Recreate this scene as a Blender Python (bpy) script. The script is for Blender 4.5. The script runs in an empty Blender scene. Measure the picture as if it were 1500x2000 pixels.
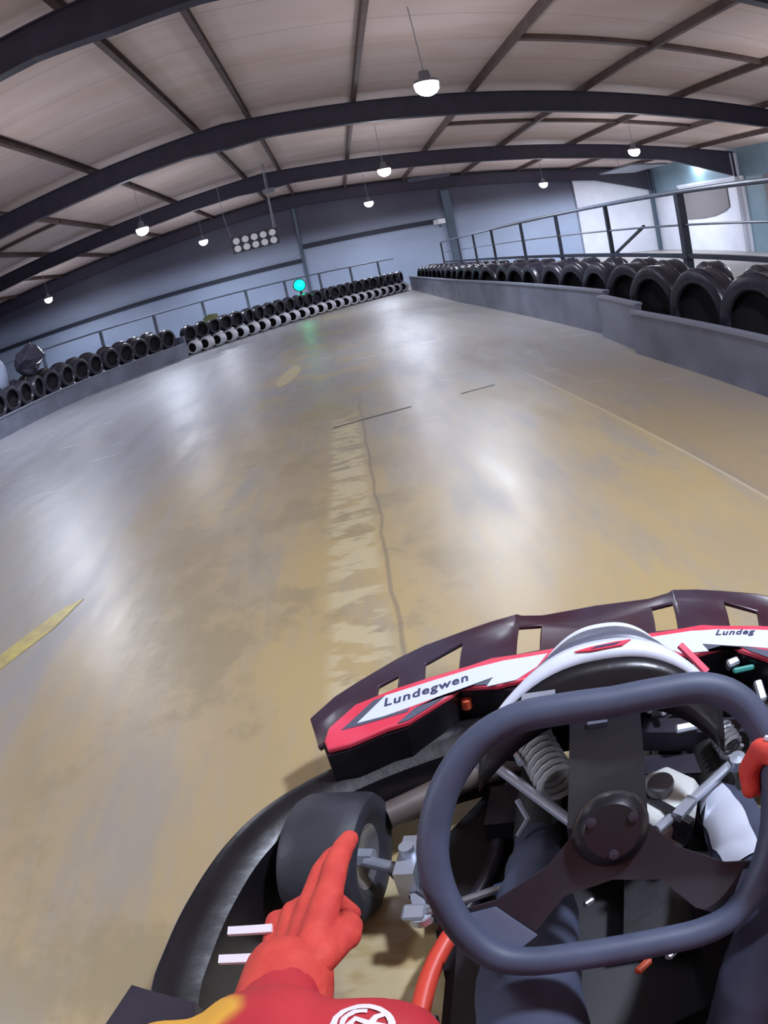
import bpy, bmesh, math, random
from mathutils import Vector, Matrix, noise
random.seed(7)
SC = bpy.context.scene
COL = SC.collection
PI = math.pi

# ------------------------------------------------------------------ materials
def mat(name, color, rough=.5, metal=0., spec=.5, noise_amt=0., noise_scale=8., color2=None, bump=0., bump_scale=40., emit=None, estr=0., coat=0.):
    m = bpy.data.materials.new(name); m.use_nodes = True
    nt = m.node_tree; b = nt.nodes['Principled BSDF']
    b.inputs['Base Color'].default_value = (*color, 1)
    b.inputs['Roughness'].default_value = rough
    b.inputs['Metallic'].default_value = metal
    b.inputs['Specular IOR Level'].default_value = spec
    if coat: b.inputs['Coat Weight'].default_value = coat
    if emit:
        b.inputs['Emission Color'].default_value = (*emit, 1); b.inputs['Emission Strength'].default_value = estr
    tc = nt.nodes.new('ShaderNodeTexCoord')
    c2 = color2 or tuple(c*(1-noise_amt) for c in color)
    if noise_amt or color2:
        n = nt.nodes.new('ShaderNodeTexNoise'); n.inputs['Scale'].default_value = noise_scale; n.inputs['Detail'].default_value = 4
        nt.links.new(tc.outputs['Object'], n.inputs['Vector'])
        r = nt.nodes.new('ShaderNodeValToRGB')
        r.color_ramp.elements[0].position = .35; r.color_ramp.elements[1].position = .65
        r.color_ramp.elements[0].color = (*c2, 1); r.color_ramp.elements[1].color = (*color, 1)
        nt.links.new(n.outputs['Fac'], r.inputs['Fac']); nt.links.new(r.outputs['Color'], b.inputs['Base Color'])
    if bump:
        n2 = nt.nodes.new('ShaderNodeTexNoise'); n2.inputs['Scale'].default_value = bump_scale; n2.inputs['Detail'].default_value = 3
        nt.links.new(tc.outputs['Object'], n2.inputs['Vector'])
        bp = nt.nodes.new('ShaderNodeBump'); bp.inputs['Strength'].default_value = bump; bp.inputs['Distance'].default_value = .01
        nt.links.new(n2.outputs['Fac'], bp.inputs['Height']); nt.links.new(bp.outputs['Normal'], b.inputs['Normal'])
    return m

M = {}
M['tyre'] = mat('tyre_rubber', (.03,.028,.042), .3, noise_amt=.4, noise_scale=5, bump=.25, bump_scale=25)
M['tyre_white'] = mat('white_painted_rubber', (.72,.72,.76), .45, color2=(.5,.5,.55), noise_scale=6)
M['hole'] = mat('tyre_hole_shade', (.006,.004,.008), .9)  # near-black fill painted as the shade inside the tyre openings
M['board'] = mat('grey_barrier_board', (.19,.2,.26), .42, color2=(.115,.12,.16), noise_scale=1.8, bump=.1)
M['board_top'] = mat('board_edge', (.23,.24,.3), .4)
M['beam'] = mat('painted_roof_steel', (.04,.033,.06), .55, noise_amt=.25, noise_scale=3)
M['purlin'] = mat('brown_purlin', (.13,.085,.075), .6, noise_amt=.3, noise_scale=4)
M['rail'] = mat('grey_rail_paint', (.17,.2,.27), .35, noise_amt=.2)
M['rail_dark'] = mat('dark_rail_post', (.035,.042,.065), .45)
M['wall_trim'] = mat('dark_wall_trim', (.03,.035,.06), .6)
M['white_wall'] = mat('white_painted_panel', (.8,.82,.88), .55, color2=(.72,.74,.82), noise_scale=1.2)
M['tan'] = mat('tan_board_and_reflection', (.2,.18,.185), .6)
M['teal_wall'] = mat('teal_grey_cladding', (.24,.35,.42), .5, noise_amt=.15, noise_scale=.8)
M['column'] = mat('steel_column', (.1,.14,.19), .5)
M['lamp_body'] = mat('lamp_housing', (.25,.26,.3), .4, metal=.6)
M['lens'] = mat('lamp_lens', (1,1,1), .4, emit=(.8,.88,1.), estr=22)
M['green'] = mat('green_signal_lens', (0,.6,.4), .3, emit=(.0,1.,.52), estr=2.2)
M['grey_disc'] = mat('unlit_disc_added_glow', (.7,.7,.72), .4, emit=(.8,.82,.9), estr=.12)  # unlit discs and camera case get a faint added glow
M['panel_dark'] = mat('gantry_panel', (.05,.05,.07), .6)
M['cable'] = mat('pale_cable', (.35,.35,.4), .5)
# kart
M['blk'] = mat('black_plastic', (.014,.012,.016), .32, noise_amt=.3, noise_scale=9, bump=.08, bump_scale=30)
M['blk_soft'] = mat('worn_dark_plastic', (.04,.034,.05), .32, noise_amt=.4, noise_scale=7, bump=.1, bump_scale=20)
M['grey_pl'] = mat('grey_plastic', (.13,.135,.19), .35, noise_amt=.2)
M['red'] = mat('red_plastic', (.9,.1,.17), .35, color2=(.8,.055,.1), noise_scale=6)
M['bumper_mat'] = mat('black_plastic_red_reflection', (.06,.045,.07), .3, color2=(.05,.01,.018), noise_scale=3.2)  # maroon noise paints the red panels' reflection into the black plastic
M['red_or'] = mat('orange_red_paint', (.78,.075,.045), .4)
M['white'] = mat('white_sticker', (.74,.77,.9), .35)
M['ink'] = mat('lettering_ink', (.05,.05,.12), .5)
M['rim'] = mat('suede_steering_grip', (.066,.08,.135), .55, noise_amt=.15, noise_scale=30)
M['spoke'] = mat('steering_spoke_black', (.02,.018,.026), .4)
M['spoke_end'] = mat('spoke_end_grey', (.14,.17,.25), .4)
M['ktyre'] = mat('kart_tyre', (.045,.045,.06), .55, noise_amt=.3, noise_scale=12, bump=.15, bump_scale=60)
M['steel'] = mat('dull_steel', (.42,.42,.46), .35, metal=.7, noise_amt=.3, noise_scale=40)
M['pale_metal'] = mat('pale_grey_spring', (.42,.42,.43), .45, noise_amt=.2)
M['steel_light'] = mat('bright_steel', (.48,.51,.6), .34, metal=.6)
M['tray'] = mat('floor_tray', (.012,.01,.014), .5, noise_amt=.4)
M['bottle'] = mat('milky_plastic_bottle', (.62,.62,.6), .45)
M['cap'] = mat('grey_cap', (.17,.17,.19), .5)
M['brown_rod'] = mat('brown_grey_tube', (.13,.1,.09), .5)
M['orange'] = mat('orange_knob', (.75,.12,.05), .5)
M['green_tip'] = mat('green_clip', (.05,.35,.3), .5)
M['blue_tip'] = mat('blue_clip', (.1,.25,.7), .4)
M['yellow'] = mat('yellow_cloth', (.85,.45,.05), .7, bump=.2)
# clothes
M['skin'] = mat('skin', (.55,.33,.25), .55)
M['suit_red'] = mat('red_racing_cloth', (.62,.035,.045), .65, color2=(.48,.02,.03), noise_scale=9, bump=.35, bump_scale=18)
M['suit_dark'] = mat('dark_blue_cloth', (.06,.07,.125), .75, color2=(.036,.042,.075), noise_scale=7, bump=.4, bump_scale=14)
M['glove'] = mat('red_glove_fabric', (.74,.075,.05), .7, color2=(.62,.05,.04), noise_scale=30, bump=.3, bump_scale=60)
M['piping'] = mat('white_piping', (.8,.72,.78), .6)
M['helmet'] = mat('helmet_shell', (.5,.5,.52), .25, coat=.4)
M['visor'] = mat('visor', (.02,.02,.02), .1)
M['shoe'] = mat('black_shoe', (.02,.02,.02), .6)
M['bag'] = mat('black_plastic_sheet', (.035,.035,.05), .18, bump=.8, bump_scale=12)
M['sheet'] = mat('grey_cover_sheet', (.25,.28,.38), .4, bump=.2, bump_scale=6)
M['leaf'] = mat('yellow_green_flag', (.13,.15,.05), .6)

def nodes(m):
    nt = m.node_tree; return nt, nt.nodes, nt.links, nt.nodes['Principled BSDF']
def mth(nt, op, a, b=None, c=None):
    n = nt.nodes.new('ShaderNodeMath'); n.operation = op
    for i, v in enumerate((a, b, c)):
        if v is None: continue
        if isinstance(v, (int, float)): n.inputs[i].default_value = v
        else: nt.links.new(v, n.inputs[i])
    return n.outputs[0]
def noise_tex(nt, vec, scale, detail=4, rough=.55):
    n = nt.nodes.new('ShaderNodeTexNoise'); n.inputs['Scale'].default_value = scale
    n.inputs['Detail'].default_value = detail; n.inputs['Roughness'].default_value = rough
    nt.links.new(vec, n.inputs['Vector']); return n.outputs['Fac']
def mapping(nt, vec, scale, rot=(0,0,0), loc=(0,0,0)):
    n = nt.nodes.new('ShaderNodeMapping'); n.inputs['Scale'].default_value = scale
    n.inputs['Rotation'].default_value = rot; n.inputs['Location'].default_value = loc
    nt.links.new(vec, n.inputs['Vector']); return n.outputs[0]
def mixc(nt, fac, a, b):
    n = nt.nodes.new('ShaderNodeMix'); n.data_type = 'RGBA'
    if isinstance(fac, (int, float)): n.inputs[0].default_value = fac
    else: nt.links.new(fac, n.inputs[0])
    for i, v in ((6, a), (7, b)):
        if isinstance(v, tuple): n.inputs[i].default_value = (*v, 1)
        else: nt.links.new(v, n.inputs[i])
    return n.outputs[2]
def sstep(nt, v, lo, hi):
    n = nt.nodes.new('ShaderNodeMapRange'); n.interpolation_type = 'SMOOTHSTEP'
    n.inputs['From Min'].default_value = lo; n.inputs['From Max'].default_value = hi
    nt.links.new(v, n.inputs['Value']); return n.outputs[0]

def floor_material():
    m = mat('worn_sealed_concrete', (.3,.22,.12), .3); nt, N, L, B = nodes(m)
    tc = N.new('ShaderNodeTexCoord'); P = tc.outputs['Object']
    sep = N.new('ShaderNodeSeparateXYZ'); L.new(P, sep.inputs[0]); X, Y = sep.outputs[0], sep.outputs[1]
    n1 = noise_tex(nt, mapping(nt, P, (1.1,.45,1), (0,0,.15)), .8, 5)
    n2 = noise_tex(nt, mapping(nt, P, (1.6,.35,1), (0,0,-.35)), 2.2, 6, .6)
    n3 = noise_tex(nt, mapping(nt, P, (5,1.1,1), (0,0,-.2)), 3.5, 4)
    ochre, warm, grey = (.50,.365,.165), (.45,.335,.185), (.345,.30,.25)
    c = mixc(nt, sstep(nt, n1, .42, .62), ochre, warm)
    c = mixc(nt, mth(nt, 'MULTIPLY', sstep(nt, n2, .46, .66), .75), c, grey)
    # grey rubber film and the bluish lamp gloss painted in down the hall
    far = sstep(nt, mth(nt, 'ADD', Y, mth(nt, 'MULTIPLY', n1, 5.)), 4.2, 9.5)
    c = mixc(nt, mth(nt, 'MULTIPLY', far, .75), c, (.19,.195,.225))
    # bluish reflection of lamps and ceiling painted into the left side
    lft = sstep(nt, mth(nt, 'ADD', mth(nt, 'MULTIPLY', X, -1.), mth(nt, 'MULTIPLY', n2, 1.6)), 1.5, 2.9)
    c = mixc(nt, mth(nt, 'MULTIPLY', lft, .6), c, (.31,.325,.38))
    c = mixc(nt, mth(nt, 'MULTIPLY', sstep(nt, n3, .5, .75), .35), c, (.42,.35,.25))
    # tan leak marks around y 6..10
    pk = noise_tex(nt, mapping(nt, P, (1.,.8,1)), 1.6, 5, .65)
    d1 = mth(nt, 'ABSOLUTE', mth(nt, 'ADD', X, .45)); band = mth(nt, 'SUBTRACT', 1., sstep(nt, d1, .45, 1.0))
    c = mixc(nt, mth(nt, 'MULTIPLY', mth(nt, 'MULTIPLY', band, sstep(nt, pk, .48, .58)), .75), c, (.33,.26,.15))
    # worn yellow centre line, in flakes, left of the joint
    fl = noise_tex(nt, mapping(nt, P, (1.6,3.4,1)), 2.6, 3, .7)
    line = mth(nt, 'SUBTRACT', 1., sstep(nt, mth(nt, 'ABSOLUTE', mth(nt, 'ADD', X, .17)), .07, .13))
    ymask = mth(nt, 'SUBTRACT', 1., sstep(nt, Y, 4.6, 5.4))
    c = mixc(nt, mth(nt, 'MULTIPLY', mth(nt, 'MULTIPLY', mth(nt, 'MULTIPLY', line, sstep(nt, fl, .44, .54)), ymask), .8), c, (.6,.5,.3))
    # floor joint
    wob = mth(nt, 'MULTIPLY', mth(nt, 'SUBTRACT', noise_tex(nt, P, 3., 2), .5), .05)
    jx = mth(nt, 'ABSOLUTE', mth(nt, 'ADD', mth(nt, 'ADD', X, .04), wob))
    joint = mth(nt, 'MULTIPLY', mth(nt, 'SUBTRACT', 1., sstep(nt, jx, .004, .012)), mth(nt, 'SUBTRACT', 1., sstep(nt, Y, 5.2, 6.)))
    c = mixc(nt, mth(nt, 'MULTIPLY', joint, .55), c, (.2,.16,.12))
    # darker strip to the right of the slab joint
    rx = mth(nt, 'SUBTRACT', X, mth(nt, 'ADD', 1.63, mth(nt, 'MULTIPLY', Y, -.05)))
    right = mth(nt, 'MULTIPLY', sstep(nt, rx, 0., .02), mth(nt, 'SUBTRACT', 1., sstep(nt, Y, 4.5, 6.5)))
    c = mixc(nt, mth(nt, 'MULTIPLY', right, .45), c, (.25,.19,.15))
    rl = mth(nt, 'MULTIPLY', mth(nt, 'SUBTRACT', 1., sstep(nt, mth(nt, 'ABSOLUTE', rx), .003, .012)), mth(nt, 'SUBTRACT', 1., sstep(nt, Y, 4.5, 6.)))
    c = mixc(nt, mth(nt, 'MULTIPLY', rl, .6), c, (.6,.5,.36))
    # pale cross scuffs
    sc = noise_tex(nt, mapping(nt, P, (.55,5.,1), (0,0,.12)), 2.4, 3, .5)
    c = mixc(nt, mth(nt, 'MULTIPLY', mth(nt, 'MULTIPLY', sstep(nt, sc, .67, .71), sstep(nt, Y, 3., 6.)), .8), c, (.6,.58,.6))
    L.new(c, B.inputs['Base Color'])
    r = N.new('ShaderNodeMapRange'); L.new(n2, r.inputs['Value']); r.inputs['From Min'].default_value = .3; r.inputs['From Max'].default_value = .7
    r.inputs['To Min'].default_value = .33; r.inputs['To Max'].default_value = .46
    L.new(r.outputs[0], B.inputs['Roughness'])
    B.inputs['Specular IOR Level'].default_value = .75
    bp = N.new('ShaderNodeBump'); bp.inputs['Strength'].default_value = .25; bp.inputs['Distance'].default_value = .02
    L.new(noise_tex(nt, mapping(nt, P, (1,.6,1)), 4., 5), bp.inputs['Height']); L.new(bp.outputs[0], B.inputs['Normal'])
    return m
M['floor'] = floor_material()

def ceiling_material():
    m = mat('stained_roof_liner', (.3,.26,.25), .7); nt, N, L, B = nodes(m)
    tc = N.new('ShaderNodeTexCoord'); P = tc.outputs['Object']
    sep = N.new('ShaderNodeSeparateXYZ'); L.new(P, sep.inputs[0]); X, Y = sep.outputs[0], sep.outputs[1]
    n = noise_tex(nt, mapping(nt, P, (.5,1.4,1)), .7, 5)
    c = mixc(nt, sstep(nt, n, .35, .65), (.72,.58,.53), (.64,.49,.41))
    seam = mth(nt, 'ABSOLUTE', mth(nt, 'SUBTRACT', mth(nt, 'FRACT', mth(nt, 'DIVIDE', Y, 1.22)), .5))
    c = mixc(nt, mth(nt, 'MULTIPLY', mth(nt, 'SUBTRACT', 1., sstep(nt, seam, .0, .025)), .5), c, (.34,.27,.25))
    L.new(c, B.inputs['Base Color']); return m
M['ceiling'] = ceiling_material()
def wall_material():
    m = mat('blue_grey_cladding', (.2,.23,.3), .55); nt, N, L, B = nodes(m)
    tc = N.new('ShaderNodeTexCoord'); P = tc.outputs['Object']
    sep = N.new('ShaderNodeSeparateXYZ'); L.new(P, sep.inputs[0]); Z = sep.outputs[2]
    n = noise_tex(nt, mapping(nt, P, (.4,.4,.8)), .8, 4)
    up = mixc(nt, sstep(nt, n, .3, .7), (.062,.06,.092), (.085,.085,.125))
    lo = mixc(nt, sstep(nt, n, .3, .7), (.36,.43,.58), (.42,.5,.66))
    c = mixc(nt, sstep(nt, Z, 2.2, 3.3), lo, up)      # lamp light painted in: paler below, shaded dark towards the roof
    L.new(c, B.inputs['Base Color']); return m
M['wall'] = wall_material()

# ------------------------------------------------------------------ mesh builder
class MB:
    def __init__(s): s.v = []; s.f = []; s.m = []
    def add(s, vs, fs, mi=0):
        o = len(s.v); s.v += [tuple(v) for v in vs]; s.f += [tuple(i+o for i in f) for f in fs]; s.m += [mi]*len(fs); return s
    def box(s, c, d, R=None, mi=0):
        x, y, z = d[0]/2, d[1]/2, d[2]/2
        vs = [Vector((i*x, j*y, k*z)) for i in (-1,1) for j in (-1,1) for k in (-1,1)]
        if R: vs = [R @ v for v in vs]
        vs = [v+Vector(c) for v in vs]
        return s.add(vs, [(0,1,3,2),(4,6,7,5),(0,4,5,1),(2,3,7,6),(0,2,6,4),(1,5,7,3)], mi)
    def bar(s, a, b, w, h, mi=0):
        a, b = Vector(a), Vector(b); d = b-a
        q = d.to_track_quat('Y', 'Z').to_matrix()
        return s.box((a+b)/2, (w, d.length, h), q, mi)
    def tube(s, pts, r, n=12, closed=False, mi=0, caps=True, sq=1.):
        pts = [Vector(p) for p in pts]; k = len(pts); rs = r if isinstance(r, (list, tuple)) else [r]*k
        vs = []; up = None
        for i, p in enumerate(pts):
            a = pts[(i-1) % k] if closed or i else pts[0]; b = pts[(i+1) % k] if closed or i < k-1 else pts[-1]
            t = (b-a).normalized()
            if up is None:
                up = Vector((0,0,1)) if abs(t.z) < .9 else Vector((1,0,0))
            up = (up - t*up.dot(t)).normalized(); sd = t.cross(up)
            for j in range(n):
                a_ = 2*PI*j/n; vs.append(p + sd*math.cos(a_)*rs[i] + up*math.sin(a_)*rs[i]*sq)
        fs = []
        for i in range(k if closed else k-1):
            i2 = (i+1) % k
            for j in range(n): fs.append((i*n+j, i2*n+j, i2*n+(j+1) % n, i*n+(j+1) % n))
        if not closed and caps: fs += [tuple(range(n)), tuple(reversed(range((k-1)*n, k*n)))]
        return s.add(vs, fs, mi)
    def lathe(s, prof, c=(0,0,0), axis='Z', n=32, mi=0, R=None, closed=False):
        vs = []; k = len(prof)
        for (r, h) in prof:
            for j in range(n):
                a = 2*PI*j/n; v = Vector((r*math.cos(a), r*math.sin(a), h))
                if axis == 'X': v = Vector((h, v.x, v.y))
                elif axis == 'Y': v = Vector((v.y, h, v.x))
                if R: v = R @ v
                vs.append(v+Vector(c))
        fs = []
        for i in range(k if closed else k-1):
            i2 = (i+1) % k
            for j in range(n): fs.append((i*n+j, i*n+(j+1) % n, i2*n+(j+1) % n, i2*n+j))
        if not closed:
            if prof[0][0] > 1e-6: fs.append(tuple(reversed(range(n))))
            if prof[-1][0] > 1e-6: fs.append(tuple(range((k-1)*n, k*n)))
        return s.add(vs, fs, mi)
    def prism(s, poly, z0, z1, mi=0, fz=None):
        n = len(poly); g = fz or (lambda x, y: 0)
        vs = [(x, y, z0+g(x, y)) for x, y in poly]+[(x, y, z1+g(x, y)) for x, y in poly]
        fs = [tuple(reversed(range(n))), tuple(range(n, 2*n))]+[(i, (i+1) % n, n+(i+1) % n, n+i) for i in range(n)]
        return s.add(vs, fs, mi)
    def sweep(s, path, prof, mi=0, caps=True):
        # prof: (lateral, z) offsets, lateral to the left of the travel direction in plan
        k = len(path); n = len(prof); vs = []
        for i, p in enumerate(path):
            a = Vector(path[max(i-1, 0)]); b = Vector(path[min(i+1, k-1)]); t = (b-a); t.z = 0; t.normalize()
            l = Vector((-t.y, t.x, 0))
            for (u, w) in prof: vs.append(Vector(p)+l*u+Vector((0,0,w)))
        fs = [(i*n+j, (i+1)*n+j, (i+1)*n+(j+1) % n, i*n+(j+1) % n) for i in range(k-1) for j in range(n)]
        if caps: fs += [tuple(range(n)), tuple(reversed(range((k-1)*n, k*n)))]
        return s.add(vs, fs, mi)
    def capsule(s, a, b, ra, rb, n=14):
        a, b = Vector(a), Vector(b); d = b-a; L = max(d.length, 1e-5)
        prof = []
        for i in range(6): t = -PI/2+PI/2*i/6; prof.append((ra*math.cos(t)+1e-5, ra*math.sin(t)))
        prof.append((ra, 0)); prof.append((rb, L))
        for i in range(1, 7): t = PI/2*i/6; prof.append((rb*math.cos(t)+1e-5, L+rb*math.sin(t)))
        R = d.to_track_quat('Z', 'Y').to_matrix() if d.length > 1e-5 else Matrix.Identity(3)
        return s.lathe(prof, a, 'Z', n, 0, R)
    def ell(s, c, r, R=None, n=18):
        prof = [(math.cos(-PI/2+PI*i/12)+1e-5, math.sin(-PI/2+PI*i/12)) for i in range(13)]
        o = len(s.v); s.lathe(prof, (0,0,0), 'Z', n)
        for i in range(o, len(s.v)):
            v = Vector(s.v[i]); v = Vector((v.x*r[0], v.y*r[1], v.z*r[2]))
            if R: v = R @ v
            s.v[i] = tuple(v+Vector(c))
        return s
    def mesh(s, name, mats, smooth=35, warp=None):
        me = bpy.data.meshes.new(name)
        me.from_pydata([warp(v) for v in s.v] if warp else s.v, [], s.f)
        for m in (mats if isinstance(mats, (list, tuple)) else [mats]): me.materials.append(M[m] if isinstance(m, str) else m)
        for p, mi in zip(me.polygons, s.m): p.material_index = mi
        bm = bmesh.new(); bm.from_mesh(me); bmesh.ops.recalc_face_normals(bm, faces=bm.faces); bm.to_mesh(me); bm.free()
        if smooth:
            me.shade_smooth(); me.set_sharp_from_angle(angle=math.radians(smooth))
        me.update(); return me
    def build(s, name, mats, parent=None, smooth=35, warp=None, loc=None, label=None):
        o = bpy.data.objects.new(name, s.mesh(name, mats, smooth, warp)); COL.objects.link(o)
        if parent: o.parent = parent
        if loc: o.location = loc
        if label: o['label'] = label
        return o

def tag(o, label, cat, group=None, kind=None):
    if label: o['label'] = label
    if cat: o['category'] = cat
    if group: o['group'] = group
    if kind: o['kind'] = kind
    return o
def thing(name, label, cat, loc=(0,0,0), rz=0, group=None):
    o = bpy.data.objects.new(name, None); COL.objects.link(o); o.location = loc; o.rotation_euler = (0,0,rz); o.empty_display_size = .1
    return tag(o, label, cat, group)
def struct(name, mb, mats, smooth=0):
    o = mb.build(name, mats, smooth=smooth); o['kind'] = 'structure'; return o
KIDS = {}
def copy_tree(src, loc, rz, label=None, parent=None):
    o = src.copy(); COL.objects.link(o)
    if parent: o.parent = parent
    else:
        o.location = loc; o.rotation_euler = (0, 0, rz)
        if label: o['label'] = label
    for ch in list(src.children): copy_tree(ch, None, None, None, o)
    return o
ORD = ['first','second','third','fourth','fifth','sixth','seventh','eighth','ninth','tenth','eleventh','twelfth','thirteenth','fourteenth','fifteenth','sixteenth','seventeenth','eighteenth','nineteenth','twentieth','twenty-first','twenty-second','twenty-third','twenty-fourth','twenty-fifth','twenty-sixth','twenty-seventh','twenty-eighth','twenty-ninth','thirtieth']
def mod_mesh(o, mods):
    # bake modifiers into the mesh
    for t, kw in mods:
        md = o.modifiers.new(t, t)
        for k, v in kw.items(): setattr(md, k, v)
    dg = bpy.context.evaluated_depsgraph_get(); ev = o.evaluated_get(dg)
    me = bpy.data.meshes.new_from_object(ev); old = o.data; o.modifiers.clear(); o.data = me
    me.shade_smooth(); return o
def soft(mb, name, mats, parent, voxel=.01, smooth_it=6, warp=None):
    o = mb.build(name, mats, parent, smooth=0, warp=warp)
    return mod_mesh(o, [('REMESH', dict(mode='VOXEL', voxel_size=voxel)), ('SMOOTH', dict(factor=.6, iterations=smooth_it))])

# ------------------------------------------------------------------ the hall
XL, XR, YB, YF = -18.3, 15.0, -12.0, 28.5
RX, RZ, SL = -1.65, 4.95, .06
def roof_z(x): return RZ-SL*abs(x-RX)
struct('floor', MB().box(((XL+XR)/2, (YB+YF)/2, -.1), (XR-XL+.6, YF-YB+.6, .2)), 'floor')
c = MB()
t = .15
for a, b in ((XL-.3, RX), (RX, XR+.3)):
    za, zb = roof_z(a), roof_z(b)
    c.add([(a,YB-.3,za),(b,YB-.3,zb),(b,YF+.3,zb),(a,YF+.3,za),(a,YB-.3,za+t),(b,YB-.3,zb+t),(b,YF+.3,zb+t),(a,YF+.3,za+t)],
          [(3,2,1,0),(4,5,6,7),(0,1,5,4),(1,2,6,5),(2,3,7,6),(3,0,4,7)])
struct('ceiling', c, 'ceiling')
struct('wall_back', MB().box(((XL+XR)/2, YF+.1, 2.45), (XR-XL, .2, 5.1)), 'wall')
struct('wall_front', MB().box(((XL+XR)/2, YB-.1, 2.45), (XR-XL, .2, 5.1)), 'wall')
struct('wall_left', MB().box((XL-.1, (YB+YF)/2, 2.45), (.2, YF-YB, 5.1)), 'wall')
struct('wall_right', MB().box((XR+.1, (YB+YF)/2, 2.45), (.2, YF-YB, 5.1)), 'teal_wall')
tn = [0]
def trim(mb, m, smooth=0):
    tn[0] += 1; return struct('trim_%d' % tn[0], mb, m, smooth)
# portal frames
def frame(y):
    b = MB(); w = .17
    def ib(x0, d0, x1, d1):
        z0, z1 = roof_z(x0)-.15, roof_z(x1)-.15
        for (yy, ww, ft) in ((y, .03, 0), ):
            b.add([(x0,yy-ww,z0-d0),(x1,yy-ww,z1-d1),(x1,yy+ww,z1-d1),(x0,yy+ww,z0-d0),(x0,yy-ww,z0),(x1,yy-ww,z1),(x1,yy+ww,z1),(x0,yy+ww,z0)],
                  [(3,2,1,0),(4,5,6,7),(0,1,5,4),(1,2,6,5),(2,3,7,6),(3,0,4,7)])
        for (za, zb) in ((z0, z1), (z0-d0, z1-d1)):
            b.add([(x0,y-w/2,za-.012),(x1,y-w/2,zb-.012),(x1,y+w/2,zb-.012),(x0,y+w/2,za-.012),(x0,y-w/2,za+.012),(x1,y-w/2,zb+.012),(x1,y+w/2,zb+.012),(x0,y+w/2,za+.012)],
                  [(3,2,1,0),(4,5,6,7),(0,1,5,4),(1,2,6,5),(2,3,7,6),(3,0,4,7)])
    ib(XL+.05, .95, XL+3, .48); ib(XL+3, .48, RX-.9, .46); ib(RX-.9, .46, RX, .56); ib(RX, .56, RX+.9, .46); ib(RX+.9, .46, XR-3, .48); ib(XR-3, .48, XR-.1, .95)
    trim(b, 'beam')
    for xc in (XL+.14, XR-.14):
        z = roof_z(xc)-.2
        cb = MB().box((xc, y, z/2), (.3, .012, z)).box((xc-.14, y, z/2), (.016, .2, z)).box((xc+.13, y, z/2), (.016, .2, z))
        trim(cb, 'white_wall' if (y > 20 and y < 25 and xc > 0) else 'column')
for y in (-8.5, -1.1, 6.3, 13.7, 21.1, 28.25): frame(y)
# purlins
for x in (-17, -14.4, -11.9, -9.4, -7., -4.6, -2.2, -1.1, 1.05, 3.5, 6., 8.45, 10.9, 13.3):
    z = roof_z(x)-.075
    trim(MB().box((x-.035, (YB+YF)/2, z), (.012, YF-YB, .15)).box((x, (YB+YF)/2, z-.07), (.08, YF-YB, .012)).box((x-.0, (YB+YF)/2, z+.069), (.08, YF-YB, .012)), 'purlin')
# cross braces between purlins on the right slope
for y, xa, xb in ((10.2, 3.5, 6.), (10.2, 6., 8.45), (10.2, 8.45, 10.9), (17.4, 3.5, 6.), (17.4, 6., 8.45), (17.4, 8.45, 10.9), (17.4, -9.4, -7), (24.5, 3.5, 6.)):
    trim(MB().bar((xa, y, roof_z(xa)-.06), (xb, y, roof_z(xb)-.06), .14, .08), 'purlin')
# dark ledges on the far wall, broken at the downpipe corner
trim(MB().box(((XL-1.35)/2, YF-.05, 1.93), (-1.35-XL, .1, .17)), 'wall_trim')
trim(MB().box((1.7, YF-.05, 2.5), (5.7, .1, .2)), 'wall_trim')
trim(MB().box((-1.25, YF-.04, 2.4), (.12, .08, 4.9)), 'column')
trim(MB().box((5.15, YF-.08, 1.9), (.35, .16, 3.8)), 'column')
# white bay at the end wall; white/tan panels of the right wall, one a painted reflection
struct('door_1', MB().box((12.9, YF-.06, 1.85), (3.8, .1, 3.7)).box((11.0, YF-.09, 1.85), (.08, .12, 3.7)).box((12.75, YF-.09, 3.7), (3.6, .12, .1)), 'white_wall')
trim(MB().box((13.9, YF-.13, 3.45), (1.6, .05, .25)), 'tan')
struct('door_2', MB().box((XR-.05, 23.3, 1.4), (.1, 5.0, 2.8)).box((XR-.08, 23.3, 2.82), (.12, 5.1, .1)), 'white_wall')
pv = [(21.9+.0, 1.75), (21.9, 2.68), (25.6, 2.68), (25.6, 1.35), (24.2, 1.35), (23.1, 1.42), (22.3, 1.58)]  # tan shape paints a reflection onto the white panel
n = len(pv)
trim(MB().add([(XR-.12, y, z) for y, z in pv]+[(XR-.16, y, z) for y, z in pv],
   [tuple(range(n)), tuple(reversed(range(n, 2*n)))]+[(i, (i+1) % n, n+(i+1) % n, n+i) for i in range(n)]), 'tan')
trim(MB().box((XR-.05, 27.2, 1.25), (.08, 2.2, 2.5)), 'white_wall')
trim(MB().box((XR-.06, 17.6, 1.4), (.1, 3.6, 2.8)), 'tan')
struct('door_3', MB().box((XR-.1, 18.3, 1.3), (.12, 1.3, 2.6)).box((XR-.12, 18.3, 2.62), (.14, 1.4, .08)), 'white_wall')

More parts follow.
